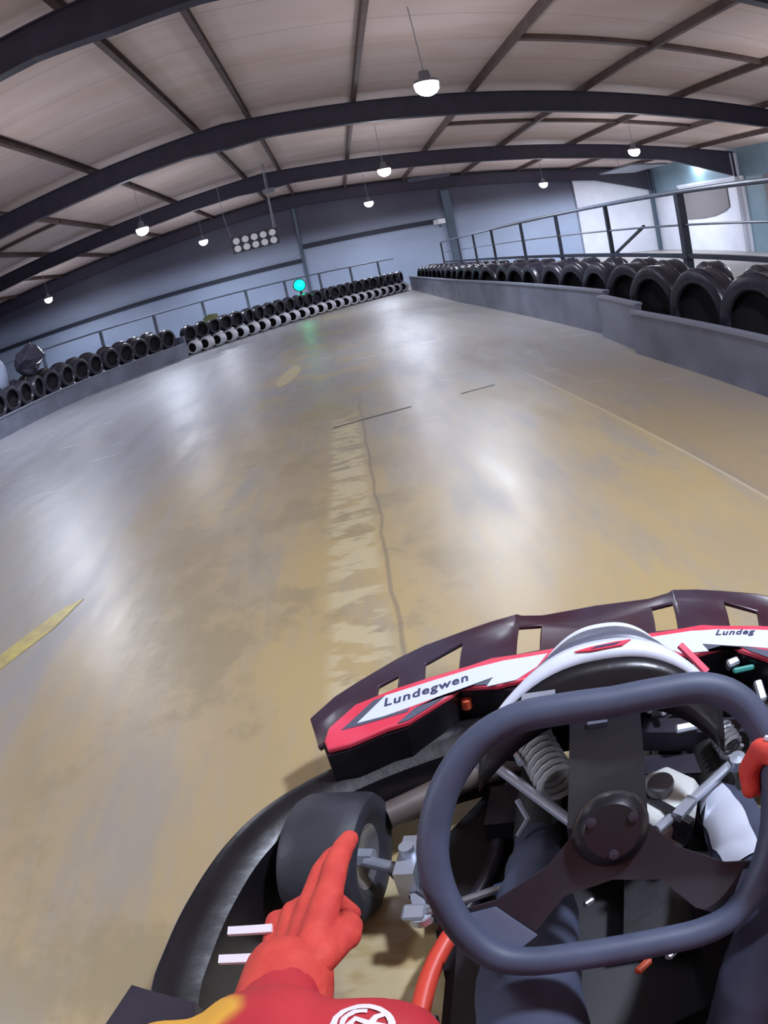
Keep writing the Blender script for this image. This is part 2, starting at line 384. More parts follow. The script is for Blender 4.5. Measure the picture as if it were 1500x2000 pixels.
# ------------------------------------------------------------------ lamps
def make_lamp(name, label, x, y, z):
    t = thing(name, label, 'lamp', (x, y, z), 0, 'high bay lamps under the roof')
    if not KIDS.get('lamp'):
        KIDS['lamp'] = (MB().lathe([(.05,.2),(.07,.19),(.085,.06),(.16,.045),(.175,.02),(.175,.0),(.168,.0),(.165,.03),(.0,.032)], n=28).mesh('lamp_housing', 'lamp_body'),
                        MB().lathe([(.0,-.19),(.06,-.18),(.115,-.15),(.155,-.1),(.168,-.03),(.165,.02),(.0,.03)], n=28).mesh('lens', 'lens'))
    for nm, me in zip(('housing', 'lens'), KIDS['lamp']):
        o = bpy.data.objects.new(nm, me); COL.objects.link(o); o.parent = t
    top = roof_z(x)-z
    MB().tube([(0,0,.19),(0,0,top)], .008, 6).build('suspension_cable', 'cable', t)
    L = bpy.data.lights.new('lamp_glow', 'SPOT'); L.energy = LP; L.color = (.72,.82,1.); L.shadow_soft_size = .15; L.spot_size = math.radians(165); L.spot_blend = .55
    lo = bpy.data.objects.new('lamp_glow', L); COL.objects.link(lo); lo.parent = t; lo.location = (0,0,-.22)
    L = bpy.data.lights.new('lamp_spill', 'POINT'); L.energy = LP*.14; L.color = (.9,.9,1.); L.shadow_soft_size = .3
    lo = bpy.data.objects.new('lamp_spill', L); COL.objects.link(lo); lo.parent = t; lo.location = (0,0,-.35)
    return t
LP = 450
lampspec = [(1.67, 8.8, 3.5, 'largest bright roof lamp, right of centre in front of the nearest full roof beam'),
 (1.67, 16.8, 3.5, 'round roof lamp just right of centre below the second roof beam'),
 (1.67, 24.9, 3.5, 'round roof lamp against the dark far wall, above and right of the green signal'),
 (-4.6, 16.8, 3.5, 'bright round roof lamp on the left, up and left of the hanging lamp panel'),
 (-4.6, 24.9, 3.5, 'smaller round roof lamp immediately left of the hanging lamp panel'),
 (-11.3, 24.9, 3.2, 'round roof lamp at the far left of the dark wall, above the barrier'),
 (8.5, 16.8, 3.33, 'roof lamp at the right near the outer end of a beam'),
 (8.4, 24.9, 3.27, 'small roof lamp before the far wall, left of the white bay')]
for x, y, z, l in lampspec: make_lamp('high_bay_lamp', l, x, y, z)
for x in (-11.3, -4.6, 1.67, 8.5):
    for y in (.75, -7.3): make_lamp('high_bay_lamp', 'round roof lamp hanging behind the kart', x, y, 3.5 if abs(x) < 6 else 3.25)
make_lamp('high_bay_lamp', 'round roof lamp beyond the left edge, level with the nearest lamp', -4.75, 8.8, 3.5)
make_lamp('high_bay_lamp', 'round roof lamp just beyond the right edge, level with the nearest lamp', 8.6, 8.8, 3.35)
make_lamp('high_bay_lamp', 'added roof lamp brightening the near right bay beside the white door', 14.0, 16.6, 3.2)  # extra lamp added to brighten the white panels on the right
# wall washer behind the right-hand haunch
t = thing('wall_lamp', 'small wall lamp lighting the teal cladding above the white panel', 'lamp', (XR-.3, 24.0, 3.72))
MB().box((.15,0,0), (.3,.05,.05)).box((0,0,0), (.12,.2,.08)).build('housing', 'lamp_body', t)
MB().box((0,0,-.05), (.1,.18,.02)).build('lens', 'lens', t)
L = bpy.data.lights.new('lamp_glow', 'POINT'); L.energy = 60; L.color = (.75,.88,1.); L.shadow_soft_size = .1
lo = bpy.data.objects.new('lamp_glow', L); COL.objects.link(lo); lo.parent = t; lo.location = (0,0,-.16)
L = bpy.data.lights.new('added_bay_light', 'AREA'); L.shape = 'RECTANGLE'; L.size = 1.6; L.size_y = 3.; L.energy = 330; L.color = (.78,.85,1.)  # light and fixture added above the bay to brighten its white panels
t = thing('added_bay_lamp', 'added flat lamp brightening the white bay at the far right', 'lamp', (12.0, 24.2, roof_z(12)-.62))
MB().box((0,0,.03), (1.64,3.04,.06)).build('housing', 'lamp_body', t)
[MB().tube([(0,q,.06),(0,q,.6)], .01, 6).build('suspension_cable', 'cable', t) for q in (-1.2, 1.2)]
lo = bpy.data.objects.new('added_bay_light', L); COL.objects.link(lo); lo.parent = t; lo.location = (0,0,-.02)

# hanging panel of ten round lamps
t = thing('hanging_lamp_panel', 'dark panel of ten round lamps in two rows hung from the roof', 'light panel', (-2.17, 20, 2.62))
MB().box((0,.05,0), (1.42,.06,.5)).box((0,.08,.24), (1.42,.1,.03)).build('panel', 'panel_dark', t)
for r in range(2):
    for k in range(5):
        MB().lathe([(.0,0),(.095,0),(.105,.015),(.105,.04),(0,.04)], axis='Y', n=20).build('lamp_disc', 'grey_disc', t, loc=((k-2)*.275, -.02, .12-.24*r))
MB().tube([(-.68,.03,.25),(-.78,.03,.95),(-.8,.03,roof_z(-3)-2.62)], .008, 6).build('cable', 'cable', t)
MB().tube([(.62,.03,.25),(.64,.03,1.3),(.66,.03,roof_z(-1.5)-2.62)], .018, 8).tube([(.68,.03,.25),(.66,.03,1.3)], .012, 6).build('cable', 'cable', t)
MB().box((.7,.03,1.42), (.35,.12,.14)).box((.7,.03,1.9), (.02,.02,.9)).build('bracket', 'lamp_body', t)

# ------------------------------------------------------------------ tyres of the barriers
def tyre_mesh(R, w, mats=('tyre', 'hole')):
    # axis along local Y, standing on z=0
    prof = []; h = w/2
    for (r, y) in ((.66,-.84),(.7,-.98),(.8,-1.02),(.93,-.92),(.985,-.7),(1.,-.35),(1.,.35),(.985,.7),(.93,.92),(.8,1.02),(.7,.98),(.66,.84),(.68,.7),(.86,.5),(.9,0),(.86,-.5),(.68,-.7)):
        prof.append((r*R, y*h))
    b = MB().lathe(prof, (0,0,R), 'Y', 28, closed=True)
    for g in (-.25, .25):
        b.lathe([(R*1.001,(g-.05)*w),(R*1.012,(g-.03)*w),(R*1.012,(g+.03)*w),(R*1.001,(g+.05)*w)], (0,0,R), 'Y', 28, closed=True)
    b.lathe([(0,-.15*h),(.88*R,-.15*h),(.88*R,.15*h),(0,.15*h)], (0,0,R), 'Y', 20, mi=1)  # dark disc across the opening paints the shade inside the tyre
    return b.mesh('tyre', [M[m] for m in mats])
def tyre(me, name, x, y, z, rz, label, group, tilt=0):
    o = bpy.data.objects.new(name, me); COL.objects.link(o); o.location = (x, y, z); o.rotation_euler = (tilt, 0, rz)
    return tag(o, label, 'tyre', group)
def path_pts(P, step, start=0):
    out = []; d = start
    segs = [(Vector(P[i]), Vector(P[i+1])) for i in range(len(P)-1)]; tot = sum((b-a).length for a, b in segs)
    while d < tot:
        r = d
        for a, b in segs:
            l = (b-a).length
            if r <= l: q = a+(b-a)*(r/l); out.append((q.x, q.y, math.atan2(b.y-a.y, b.x-a.x))); break
            r -= l
        d += step
    return out
def board(name, label, path, h, thick=.06, top=True):
    t = thing(name, label, 'barrier board', (path[0][0], path[0][1], 0))
    o0 = path[0]; pp = [(x-o0[0], y-o0[1], 0) for x, y in path]
    MB().sweep(pp, [(-thick/2,0),(thick/2,0),(thick/2,h),(-thick/2,h)]).build('board', 'board', t, smooth=0)
    if top: MB().sweep(pp, [(-thick/2-.012,h-.012),(thick/2+.012,h-.012),(thick/2+.012,h+.012),(-thick/2-.012,h+.012)]).build('edge_strip', 'board_top', t, smooth=0)
    d = 0
    for i in range(len(pp)-1):
        a, b = Vector(pp[i]), Vector(pp[i+1]); k = int((b-a).length/1.6)
    return t
# left barrier
LPTH = [(-6.9, 7.2), (-6.0, 9.2), (-5.62, 11.6), (-5.1, 12.9), (-3.76, 15.15)]
board('barrier_board', 'grey board at the foot of the left tyre barrier', LPTH, .33)
board('barrier_board', 'short grey end board closing the far corner of the left barrier', [(-3.76,15.19),(-4.55,15.62)], .5, top=False)
tyL = tyre_mesh(.235, .2); tyLb = tyre_mesh(.25, .2)
pts = list(reversed(path_pts(LPTH, .44, .3)))
for i, (x, y, a) in enumerate(pts):
    nx, ny = -math.sin(a), math.cos(a)
    tyre(tyL, 'barrier_tyre', x+nx*.15, y+ny*.15, .305, a+random.uniform(-.12,.12), '%s front row tyre on the left barrier, from its far corner' % ORD[i], 'front row tyres of the left barrier')
    if i > 0: tyre(tyLb, 'barrier_tyre', x+nx*.5+math.cos(a)*.2, y+ny*.5+math.sin(a)*.2, .335, a+random.uniform(-.25,.25), '%s back row tyre on the left barrier, from its far corner' % ORD[i-1], 'back row tyres of the left barrier')
ledge = thing('barrier_shelf', 'grey shelf carrying the tyres of the left barrier', 'barrier shelf', (LPTH[0][0], LPTH[0][1], 0))
MB().sweep([(x-LPTH[0][0], y-LPTH[0][1], 0) for x, y in LPTH], [(.04,0),(.72,0),(.72,.3),(.04,.3)]).build('shelf', 'board', ledge, smooth=0)
# far barrier
FP = [(-3.72, 15.52), (2.3, 23.0)]
tyW = tyre_mesh(.165, .27, ('tyre_white', 'hole')); tyF = tyre_mesh(.21, .2)
pts = path_pts(FP, .4, .1)
fa = pts[0][2]; fnx, fny = -math.sin(fa), math.cos(fa)
for i, (x, y, a) in enumerate(pts):
    tyre(tyW, 'barrier_tyre', x, y, 0, a+PI/2+.35, '%s white painted tyre at the foot of the far barrier, from the left' % ORD[i], 'white tyres of the far barrier')
    tyre(tyF, 'barrier_tyre', x+fnx*.12, y+fny*.12, .3, a+random.uniform(-.3,.3), '%s black tyre on top of the far barrier, from the left' % ORD[i], 'black tyres of the far barrier')
t = thing('barrier_shelf', 'dark low wall behind the white tyres of the far barrier', 'barrier wall', (FP[0][0], FP[0][1], 0))
MB().sweep([(0,0,0),(FP[1][0]-FP[0][0], FP[1][1]-FP[0][1], 0)], [(.19,0),(.6,0),(.6,.3),(.19,.3)]).build('low_wall', 'blk_soft', t, smooth=0)
# small yellow green flag among the tyres at the left of the far barrier
o = MB().add([(0,0,.0),(.32,.3,.03),(.3,.34,.14),(.12,.18,.17),(-.02,.05,.1),(0,.03,.0),(.32,.33,.03),(.3,.37,.14),(.12,.21,.17),(-.02,.08,.1)],
  [(0,1,2,3,4),(9,8,7,6,5),(0,5,6,1),(1,6,7,2),(2,7,8,3),(3,8,9,4),(4,9,5,0)]).build('flag', 'leaf', loc=(-3.35, 15.85, .66))
tag(o, 'small yellow green cloth lying on the far barrier near its left end', 'cloth')
# right barrier
board('barrier_board', 'nearest low grey board of the right barrier', [(2.5,-6),(2.5,3.4),(2.44,5.35)], .37)
board('barrier_board', 'short middle board of the right barrier, set back by a step', [(2.5,5.37),(2.58,6.45)], .43)
board('barrier_board', 'long far board of the right barrier running to the corner', [(2.66,6.47),(2.55,9.5),(2.38,13.7),(2.38,22.7)], .47)
tyR = tyre_mesh(.37, .26); 
for i in range(26):
    y = 1.45+.83*i
    x = 2.86 if y < 6 else (2.98 if y < 9 else (2.9 if y < 12 else 2.8))
    tyre(tyR, 'barrier_tyre', x, y, 0, PI/2+random.uniform(.05,.3), '%s large front row tyre behind the right barrier, from the near end' % ORD[i], 'front row tyres of the right barrier')
    tyre(tyR, 'barrier_tyre', x+.36, y+.41, .02, PI/2+random.uniform(-.3,.1), '%s large back row tyre below the right railing, from the near end' % ORD[i], 'back row tyres of the right barrier')

# ------------------------------------------------------------------ railings
t = thing('railing', 'long grey railing with dark posts behind the right tyre barrier', 'railing', (3.62, 0, 0))
ys = [-3.0, -.7, 1.6, 3.95, 6.3, 8.35, 10.45, 12.6, 15.1, 17.2, 19.4, 22.6]
for k, y in enumerate(ys):
    w = .085 if k == 4 else .05
    MB().box((0,y,.72), (w,w,1.44)).box((0,y,.75), (w+.03,w+.06,.03)).build('post', 'rail_dark', t, smooth=0)
MB().tube([(0,-3,1.46),(0,22.6,1.46)], .028, 10).build('top_rail', 'rail', t)
MB().tube([(0,-3,1.1),(0,22.6,1.1)], .012, 8).build('middle_rail', 'rail', t)
MB().box((0,9.8,.765), (.07,25.6,.05)).build('lower_rail', 'rail_dark', t, smooth=0)
MB().bar((.02,8.3,.78), (.02,7.3,1.12), .03, .03).build('brace', 'rail_dark', t, smooth=0)
t = thing('railing', 'thin grey railing standing behind the far tyre barrier', 'railing', (-8.2, 10.2, 0), 0)
a = Vector((-8.2+fnx*1., 10.2+fny*1., 0)); d = Vector((math.cos(fa), math.sin(fa), 0)); Lr = 17.6
def rp(s, z): v = Vector((fnx*.95, fny*.95, 0))+d*s; return (v.x, v.y, z)
s = .4
while s < Lr:
    MB().box(rp(s, .59), (.06,.06,1.18), Matrix.Rotation(fa, 3, 'Z')).build('post', 'rail', t, smooth=0); s += 1.62
MB().tube([rp(0,1.19), rp(Lr,1.19)], .022, 8).build('top_rail', 'rail', t)

# green signal
t = thing('signal_light', 'round glowing green signal standing over the far tyre barrier', 'signal light', (-1.12, 19.3, 0))
MB().box((0,.05,.6), (.06,.06,.6)).build('post', 'rail_dark', t, smooth=0)
MB().lathe([(0,.04),(.17,.04),(.19,.02),(.19,-.06),(.165,-.06),(.165,-.01),(0,-.01)], (0,0,.97), 'Y', 28).build('housing', 'rail_dark', t)
MB().lathe([(0,-.055),(.08,-.05),(.135,-.035),(.16,-.012),(0,-.012)], (0,0,.97), 'Y', 28).build('lens', 'green', t)
L = bpy.data.lights.new('signal_glow', 'POINT'); L.energy = 4; L.color = (.05,1.,.5); L.shadow_soft_size = .1
lo = bpy.data.objects.new('signal_glow', L); COL.objects.link(lo); lo.parent = t; lo.location = (0,-.15,.97)
# far small white camera / speaker box and a dull tube light
t = thing('security_camera', 'small white camera on the far wall at the right end of the ledge', 'camera', (4.65, YF-.02, 2.45))
MB().box((0,-.25,0), (.34,.42,.2), Matrix.Rotation(.4,3,'Z')).build('case', 'grey_disc', t)
MB().box((.05,-.03,-.08), (.08,.1,.3)).build('mount', 'column', t)
o = MB().box((0,0,0), (1.5,.16,.09)).box((0,0,.05), (1.6,.22,.02)).build('tube_light', 'grey_pl', loc=(3.95, 24.2, 3.98))
tag(o, 'dull unlit tube light fixed under the roof before the far wall', 'light fitting')
for q in (-.6, .6): MB().tube([(q,0,.05),(q,0,roof_z(3.95+q)-3.98)], .01, 6).build('hanger', 'cable', o)

# things on the left barrier at the picture's edge
b = MB().ell((0,0,.3), (.26,.18,.32))
o = b.build('plastic_sheet', 'bag', loc=(-5.93, 11.35, .78)); o.rotation_euler = (0, .2, .4)
me = o.data
for v in me.vertices:
    q = noise.noise_vector(Vector(v.co)*4.2+Vector((3,1,2))); v.co += q*.13
    v.co.z = max(v.co.z, 0)
me.shade_flat()
tag(o, 'crumpled glossy black plastic sheet heaped on the left barrier', 'plastic sheet')
o = MB().ell((0,0,.3), (.42,.32,.5)).build('cover_sheet', 'sheet', loc=(-6.5, 10.75, .62)); tag(o, 'smooth pale grey cover draped over tyres at the left edge', 'cover')
for v in o.data.vertices:
    v.co += noise.noise_vector(Vector(v.co)*2.3)*.08; v.co.z = max(v.co.z, -.05)
# floor marks
def patch(name, pts, m, label, cat):
    o = MB().prism(pts, .0005, .003).build(name, m, smooth=0); return tag(o, label, cat)
M['mark_yellow'] = mat('worn_yellow_floor_paint', (.62,.52,.16), .45, color2=(.45,.36,.16), noise_scale=14)
M['mark_dark'] = mat('black_rubber_mark', (.09,.085,.085), .5)
patch('floor_mark', [(-1.78,2.0),(-1.66,2.0),(-1.5,2.3),(-1.44,2.55),(-1.52,2.5),(-1.62,2.32)], 'mark_yellow', 'yellow painted mark on the floor at the far left', 'floor marking')
M['mark_pale'] = mat('pale_floor_patch', (.42,.34,.18), .45, color2=(.33,.28,.19), noise_scale=8)
patch('floor_mark', [(-.95,7.4),(-.88,7.15),(-.78,7.3),(-.68,8.1),(-.72,8.6),(-.8,8.7),(-.86,8.5),(-.93,7.9)], 'mark_pale', 'pale yellow patch on the floor left of the centre joint', 'floor marking')
patch('floor_crack', [(-.26,4.69),(.05,4.78),(.34,4.86),(.34,4.885),(.04,4.81),(-.26,4.715)], 'mark_dark', 'dark cross crack in the floor left of the short dark dash', 'floor crack')
patch('floor_crack', [(.74,4.96),(1.03,5.05),(1.03,5.085),(.74,4.995)], 'mark_dark', 'short dark dash on the floor right of the longer cross crack', 'floor crack')

# ------------------------------------------------------------------ the kart
KO = Vector((.15,.4,0)); KR = math.radians(-10)
kart = thing('go_kart', 'black go-kart with red and white nose panels seen from the driver seat', 'go-kart', KO, KR)
def sh(v): return (v[0]+.14*max(v[1], 0), v[1], v[2])
def kp(mb, name, mats, parent=kart, smooth=35, label=None): return mb.build(name, mats, parent, smooth, sh, label=label)
def K2W(x, y, z):
    x += .14*max(y, 0); c, s = math.cos(KR), math.sin(KR)
    return Vector((KO.x+x*c-y*s, KO.y+x*s+y*c, z))
def interp(P, n):
    # catmull-rom through P
    out = []; P = [Vector(p) for p in P]
    for i in range(len(P)-1):
        p0, p1, p2, p3 = P[max(i-1,0)], P[i], P[i+1], P[min(i+2, len(P)-1)]
        for k in range(n):
            t = k/n
            out.append(.5*((2*p1)+(p2-p0)*t+(2*p0-5*p1+4*p2-p3)*t*t+(3*p1-p0-3*p2+p3)*t**3))
    out.append(P[-1]); return out
def mir(P): return [(-x, y, z) for x, y, z in reversed(P)]

# front bumper guard with slots
outer = [(-.64,.69,.20),(-.59,.735,.225),(-.54,.765,.24),(-.495,.793,.25),(-.455,.818,.258),(-.40,.847,.265),(-.31,.878,.272),(-.25,.895,.277),(-.19,.907,.28),(-.18,.91,.272),(-.132,.93,.252),(0,.95,.245)]
inner = [(-.56,.54,.25),(-.535,.57,.25),(-.505,.60,.255),(-.475,.615,.26),(-.43,.635,.262),(-.37,.655,.265),(-.30,.675,.268),(-.22,.69,.27),(-.195,.695,.27),(-.18,.70,.27),(-.13,.71,.27),(0,.715,.27)]
outer = outer+mir(outer[:-1]); inner = inner+mir(inner[:-1])
b = MB(); NV = 8; vs = []
for o_, i_ in zip(outer, inner):
    o_, i_ = Vector(o_), Vector(i_)
    for j in range(NV+1):
        t = j/NV; p = o_.lerp(i_, t)
        if 0 < j < NV: p.z += .02*math.sin(PI*t)*(1 if .1 < abs(p.x) < .34 else -.6)-.01
        vs.append(p)
fs = []
n = len(outer)
for i in range(n-1):
    k = i if i < n//2 else n-2-i
    for j in range(NV):
        slot = (k == 3 and 2 <= j < 6) or (k == 5 and 2 <= j < 7) or (k == 9 and 2 <= j < 6)
        if not slot: fs.append((i*(NV+1)+j, (i+1)*(NV+1)+j, (i+1)*(NV+1)+j+1, i*(NV+1)+j+1))
base = len(vs)
for o_ in outer: vs.append(Vector((o_[0]*1.01, o_[1]+.012, o_[2]-.02)))
for o_ in outer: vs.append(Vector((o_[0]*1.01, o_[1]+.012, o_[2]-.035)))
for i in range(n-1):
    fs.append((i*(NV+1), base+i, base+i+1, (i+1)*(NV+1)))
    fs.append((base+i, base+n+i, base+n+i+1, base+i+1))
b.add(vs, fs)
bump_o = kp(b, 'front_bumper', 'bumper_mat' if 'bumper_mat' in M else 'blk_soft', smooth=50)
md = bump_o.modifiers.new('s', 'SOLIDIFY'); md.thickness = .012
bv = bump_o.modifiers.new('b', 'BEVEL'); bv.width = .004; bv.segments = 2; bv.limit_method = 'ANGLE'

# wrap-around side bumpers
ring = [(-.12,.60,.0),(-.24,.60,.0),(-.36,.565,.0),(-.49,.495,.0),(-.59,.40,.0),(-.638,.29,.0),(-.65,.15,.0),(-.64,.02,.0),(-.625,-.1,0),(-.615,-.3,0),(-.60,-.6,0),(-.52,-.72,0)]
prof = [(-.04,.05),(-.045,.19),(-.032,.215),(-.01,.222),(.02,.215),(.045,.2),(.05,.17),(.045,.05)]
for sgn, lab in ((1, 'left'), (-1, 'right')):
    pth = interp([(x*sgn, y, z) for x, y, z in ring], 6)
    pr = prof if sgn == 1 else [(-u, w) for u, w in prof]
    kp(MB().sweep(pth, pr), 'side_bumper', 'blk')
    kp(MB().sweep(interp([(x*sgn*1.045, y*1.01, .205) for x, y, z in ring[3:9]], 6), [(-.006,-.1),(.006,-.1),(.008,0),(-.008,.004)]), 'rub_strip', 'grey_pl')
    # rear pod behind the bumper
    pod = [(-.70,-.02),(-.74,-.2),(-.73,-.6),(-.66,-.72),(-.5,-.72),(-.52,-.3),(-.58,-.03)]
    kp(MB().prism([(x*sgn*(.97), y-.03) for x, y in pod], .06, .25), 'side_pod', 'blk_soft', smooth=0)

# nose panels: red shell with white, dark and grey graphics
def PZ(x, y): return 0
def panel(sgn):
    f = lambda P: [(x*sgn, y) for x, y in P]
    red = [(-.518,.497),(-.522,.535),(-.488,.604),(-.417,.646),(-.349,.673),(-.269,.699),(-.228,.715),(-.163,.716),(-.09,.72),(-.09,.63),(-.19,.622),(-.203,.618),(-.281,.628),(-.294,.606),(-.317,.585),(-.366,.536),(-.402,.523),(-.465,.484),(-.503,.472)]
    o = kp(MB().prism(f(red), .286, .300), 'nose_panel', 'red', label='red nose panel with white sticker and dark lettering' if sgn == 1 else None)
    bv = o.modifiers.new('b', 'BEVEL'); bv.width = .004; bv.segments = 2; bv.limit_method = 'ANGLE'
    white = [(-.466,.541),(-.43,.622),(-.336,.658),(-.257,.684),(-.199,.696),(-.11,.70),(-.13,.66),(-.17,.625),(-.227,.616),(-.217,.644),(-.325,.599),(-.417,.556)]
    kp(MB().prism(f(white), .2998, .3016), 'sticker', 'white', o, 0)
    dark = [(-.492,.524),(-.452,.609),(-.43,.622),(-.466,.541),(-.417,.556),(-.371,.574),(-.374,.564),(-.462,.533)]
    kp(MB().prism(f(dark), .2998, .3012), 'stripe', 'grey_pl', o, 0)
    grey = [(-.385,.531),(-.36,.574),(-.318,.600),(-.218,.643),(-.205,.62),(-.281,.628),(-.294,.613),(-.317,.587),(-.366,.538)]
    kp(MB().prism(f(grey), .2998, .3014), 'stripe', 'grey_pl', o, 0)
    # lettering
    cu = bpy.data.curves.new('lettering', 'FONT'); cu.body = 'Lundegwen' if sgn == 1 else 'Lundeg'; cu.size = .034 if sgn == 1 else .026; cu.shear = .35; cu.extrude = .0006; cu.space_character = 1.15; cu.offset = .0006
    to = bpy.data.objects.new('tmp', cu); COL.objects.link(to)
    dg = bpy.context.evaluated_depsgraph_get(); me = bpy.data.meshes.new_from_object(to.evaluated_get(dg)); bpy.data.objects.remove(to)
    me.materials.append(M['ink']); lo = bpy.data.objects.new('lettering', me); COL.objects.link(lo); lo.parent = o
    if sgn == 1:
        w0 = Vector(sh((-.425,.585,.3022))); w1 = Vector(sh((-.25,.648,.3022)))
    else:
        w0 = Vector(sh((.25,.664,.3022))); w1 = Vector(sh((.37,.632,.3022)))
    ang = math.atan2(w1.y-w0.y, w1.x-w0.x); lo.location = w0; lo.rotation_euler = (0,0,ang)
    return o
panel(1); panel(-1)

# dark tub of the nose beneath the panels
tubp = [(-.525,.50),(-.525,.54),(-.488,.60),(-.417,.643),(-.349,.67),(-.2,.69),(0,.69)]
tubq = [(0,.60),(-.15,.60),(-.215,.628),(-.283,.636),(-.302,.60),(-.32,.58),(-.37,.531),(-.404,.518),(-.465,.48),(-.505,.466)]
tp = tubp[:-1]+[(-x, y) for x, y in reversed(tubp[:-1])]+[(-x, y) for x, y in reversed(tubq[1:])]+tubq[1:]
kp(MB().prism(tp, .11, .285), 'nose_tub', 'blk', smooth=0)

# steering fairing: arched shell facing forward with a white lip
NU = 24
def fair(profile, name, m, label=None, half=.2, th=.006, k=1.):
    b = MB(); vs = []
    for i in range(NU+1):
        u = -1+2*i/NU
        for (y, z, wd) in profile:
            vs.append((u*wd, y-.055*k*(abs(u)**2.2), z-.085*k*(abs(u)**2.6)))
    m_ = len(profile)
    b.add(vs, [(i*m_+j, (i+1)*m_+j, (i+1)*m_+j+1, i*m_+j+1) for i in range(NU) for j in range(m_-1)])
    o = kp(b, name, m, label=label, smooth=60)
    md = o.modifiers.new('s', 'SOLIDIFY'); md.thickness = th; md.offset = 0
    return o
fs_ = fair([(.345,.43,.195),(.36,.455,.195),(.378,.478,.192),(.392,.492,.19)], 'steering_fairing', 'blk')
fair([(.392,.494,.19),(.402,.502,.188),(.414,.505,.182),(.428,.503,.172)], 'fairing_lip', 'white', 'white lip of the fairing with a red mark')
fair([(.429,.5025,.165),(.455,.499,.15),(.478,.492,.135)], 'fairing_face', 'grey_pl')
fair([(.479,.4925,.134),(.492,.49,.13),(.508,.478,.127)], 'fairing_border', 'white', 'thin white border along the front of the fairing')
fair([(.509,.476,.126),(.60,.37,.13),(.66,.3,.13)], 'fairing_front', 'blk')
kp(MB().prism([(-.045,.404),(-.02,.4),(.03,.402),(.045,.413),(.02,.414),(-.02,.41)], .5060, .5085), 'fairing_mark', 'red', smooth=0)
kp(MB().prism([(-.02,.403),(.02,.405),(.03,.41),(-.01,.409)], .5086, .5092), 'fairing_mark', 'ink', smooth=0)
kp(MB().box((-.012,.31,.43), (.03,.012,.03)), 'fairing_clip', 'grey_pl', smooth=0)
kp(MB().bar((.13,.43,.468), (.172,.385,.438), .011, .006), 'fairing_mark', 'red', smooth=0)

# steering wheel
A = Vector((1,0,0)); Bx = Vector((0,.68,.733)).normalized(); Nn = A.cross(Bx); WC = Vector((0,0,.57))
def wp(a, b, c=0): return WC+A*a+Bx*b+Nn*c
half = [(0,.130),(.05,.131),(.10,.127),(.14,.105),(.168,.062),(.178,.01),(.174,-.04),(.155,-.088),(.125,-.122),(.09,-.133),(.045,-.134),(0,-.134)]
loop = half+[(-a, b) for a, b in reversed(half[1:-1])]
lp = interp([wp(a, b) for a, b in loop+[loop[0]]], 5)[:-1]
wheel = kp(MB().tube(lp, .0165, 16, closed=True), 'steering_wheel', 'rim', smooth=80)
def wplate(name, poly, c0, c1, m, parent=wheel):
    vs = [wp(a, b, c0) for a, b in poly]+[wp(a, b, c1) for a, b in poly]; n = len(poly)
    return kp(MB().add(vs, [tuple(reversed(range(n))), tuple(range(n, 2*n))]+[(i, (i+1) % n, n+(i+1) % n, n+i) for i in range(n)]), name, m, parent, 0)
sp = [(-.03,.01),(-.065,-.03),(-.12,-.062),(-.168,-.072),(-.15,-.095),(-.115,-.122),(-.085,-.105),(-.05,-.065),(0,-.055),(.05,-.065),(.085,-.105),(.115,-.122),(.15,-.095),(.168,-.072),(.12,-.062),(.065,-.03),(.03,.01)]
wplate('wheel_spokes', sp, -.014, -.008, 'spoke')
wplate('spoke_end', [(-.12,-.068),(-.15,-.074),(-.16,-.08),(-.135,-.112),(-.10,-.12),(-.08,-.105)], -.0079, -.004, 'spoke_end')
wplate('spoke_end', [(.14,-.075),(.165,-.075),(.162,-.08),(.14,-.108),(.125,-.108)], -.0079, -.004, 'spoke_end')
RN = Matrix((A, Bx, Nn)).transposed()
kp(MB().lathe([(0,.012),(.028,.011),(.036,.004),(.04,-.006),(.04,-.03),(.02,-.045),(0,-.045)], WC, 'Z', 28, R=RN), 'wheel_hub', 'blk', wheel)
for a_ in range(3):
    t_ = a_*2*PI/3+.5; q = wp(.024*math.cos(t_), .024*math.sin(t_), .012)
    kp(MB().lathe([(0,.004),(.005,.003),(.006,-.004)], q, 'Z', 10, R=RN), 'hub_bolt', 'blk_soft', wheel)
# column and support plate
kp(MB().tube([wp(0,0,-.03), (0,.30,.24), (0,.42,.14)], .012, 10), 'steering_column', 'steel')
kp(MB().add([(-.05,.10,.46),(.05,.10,.46),(.055,.36,.43),(-.055,.36,.43),(-.05,.13,.38),(.05,.13,.38),(.055,.38,.33),(-.055,.38,.33)],
   [(0,1,2,3),(7,6,5,4),(0,4,5,1),(1,5,6,2),(2,6,7,3),(3,7,4,0)]), 'column_support', 'blk', smooth=0)
kp(MB().box((0,.365,.428), (.11,.05,.02)), 'support_cap', 'blk_soft', smooth=0)
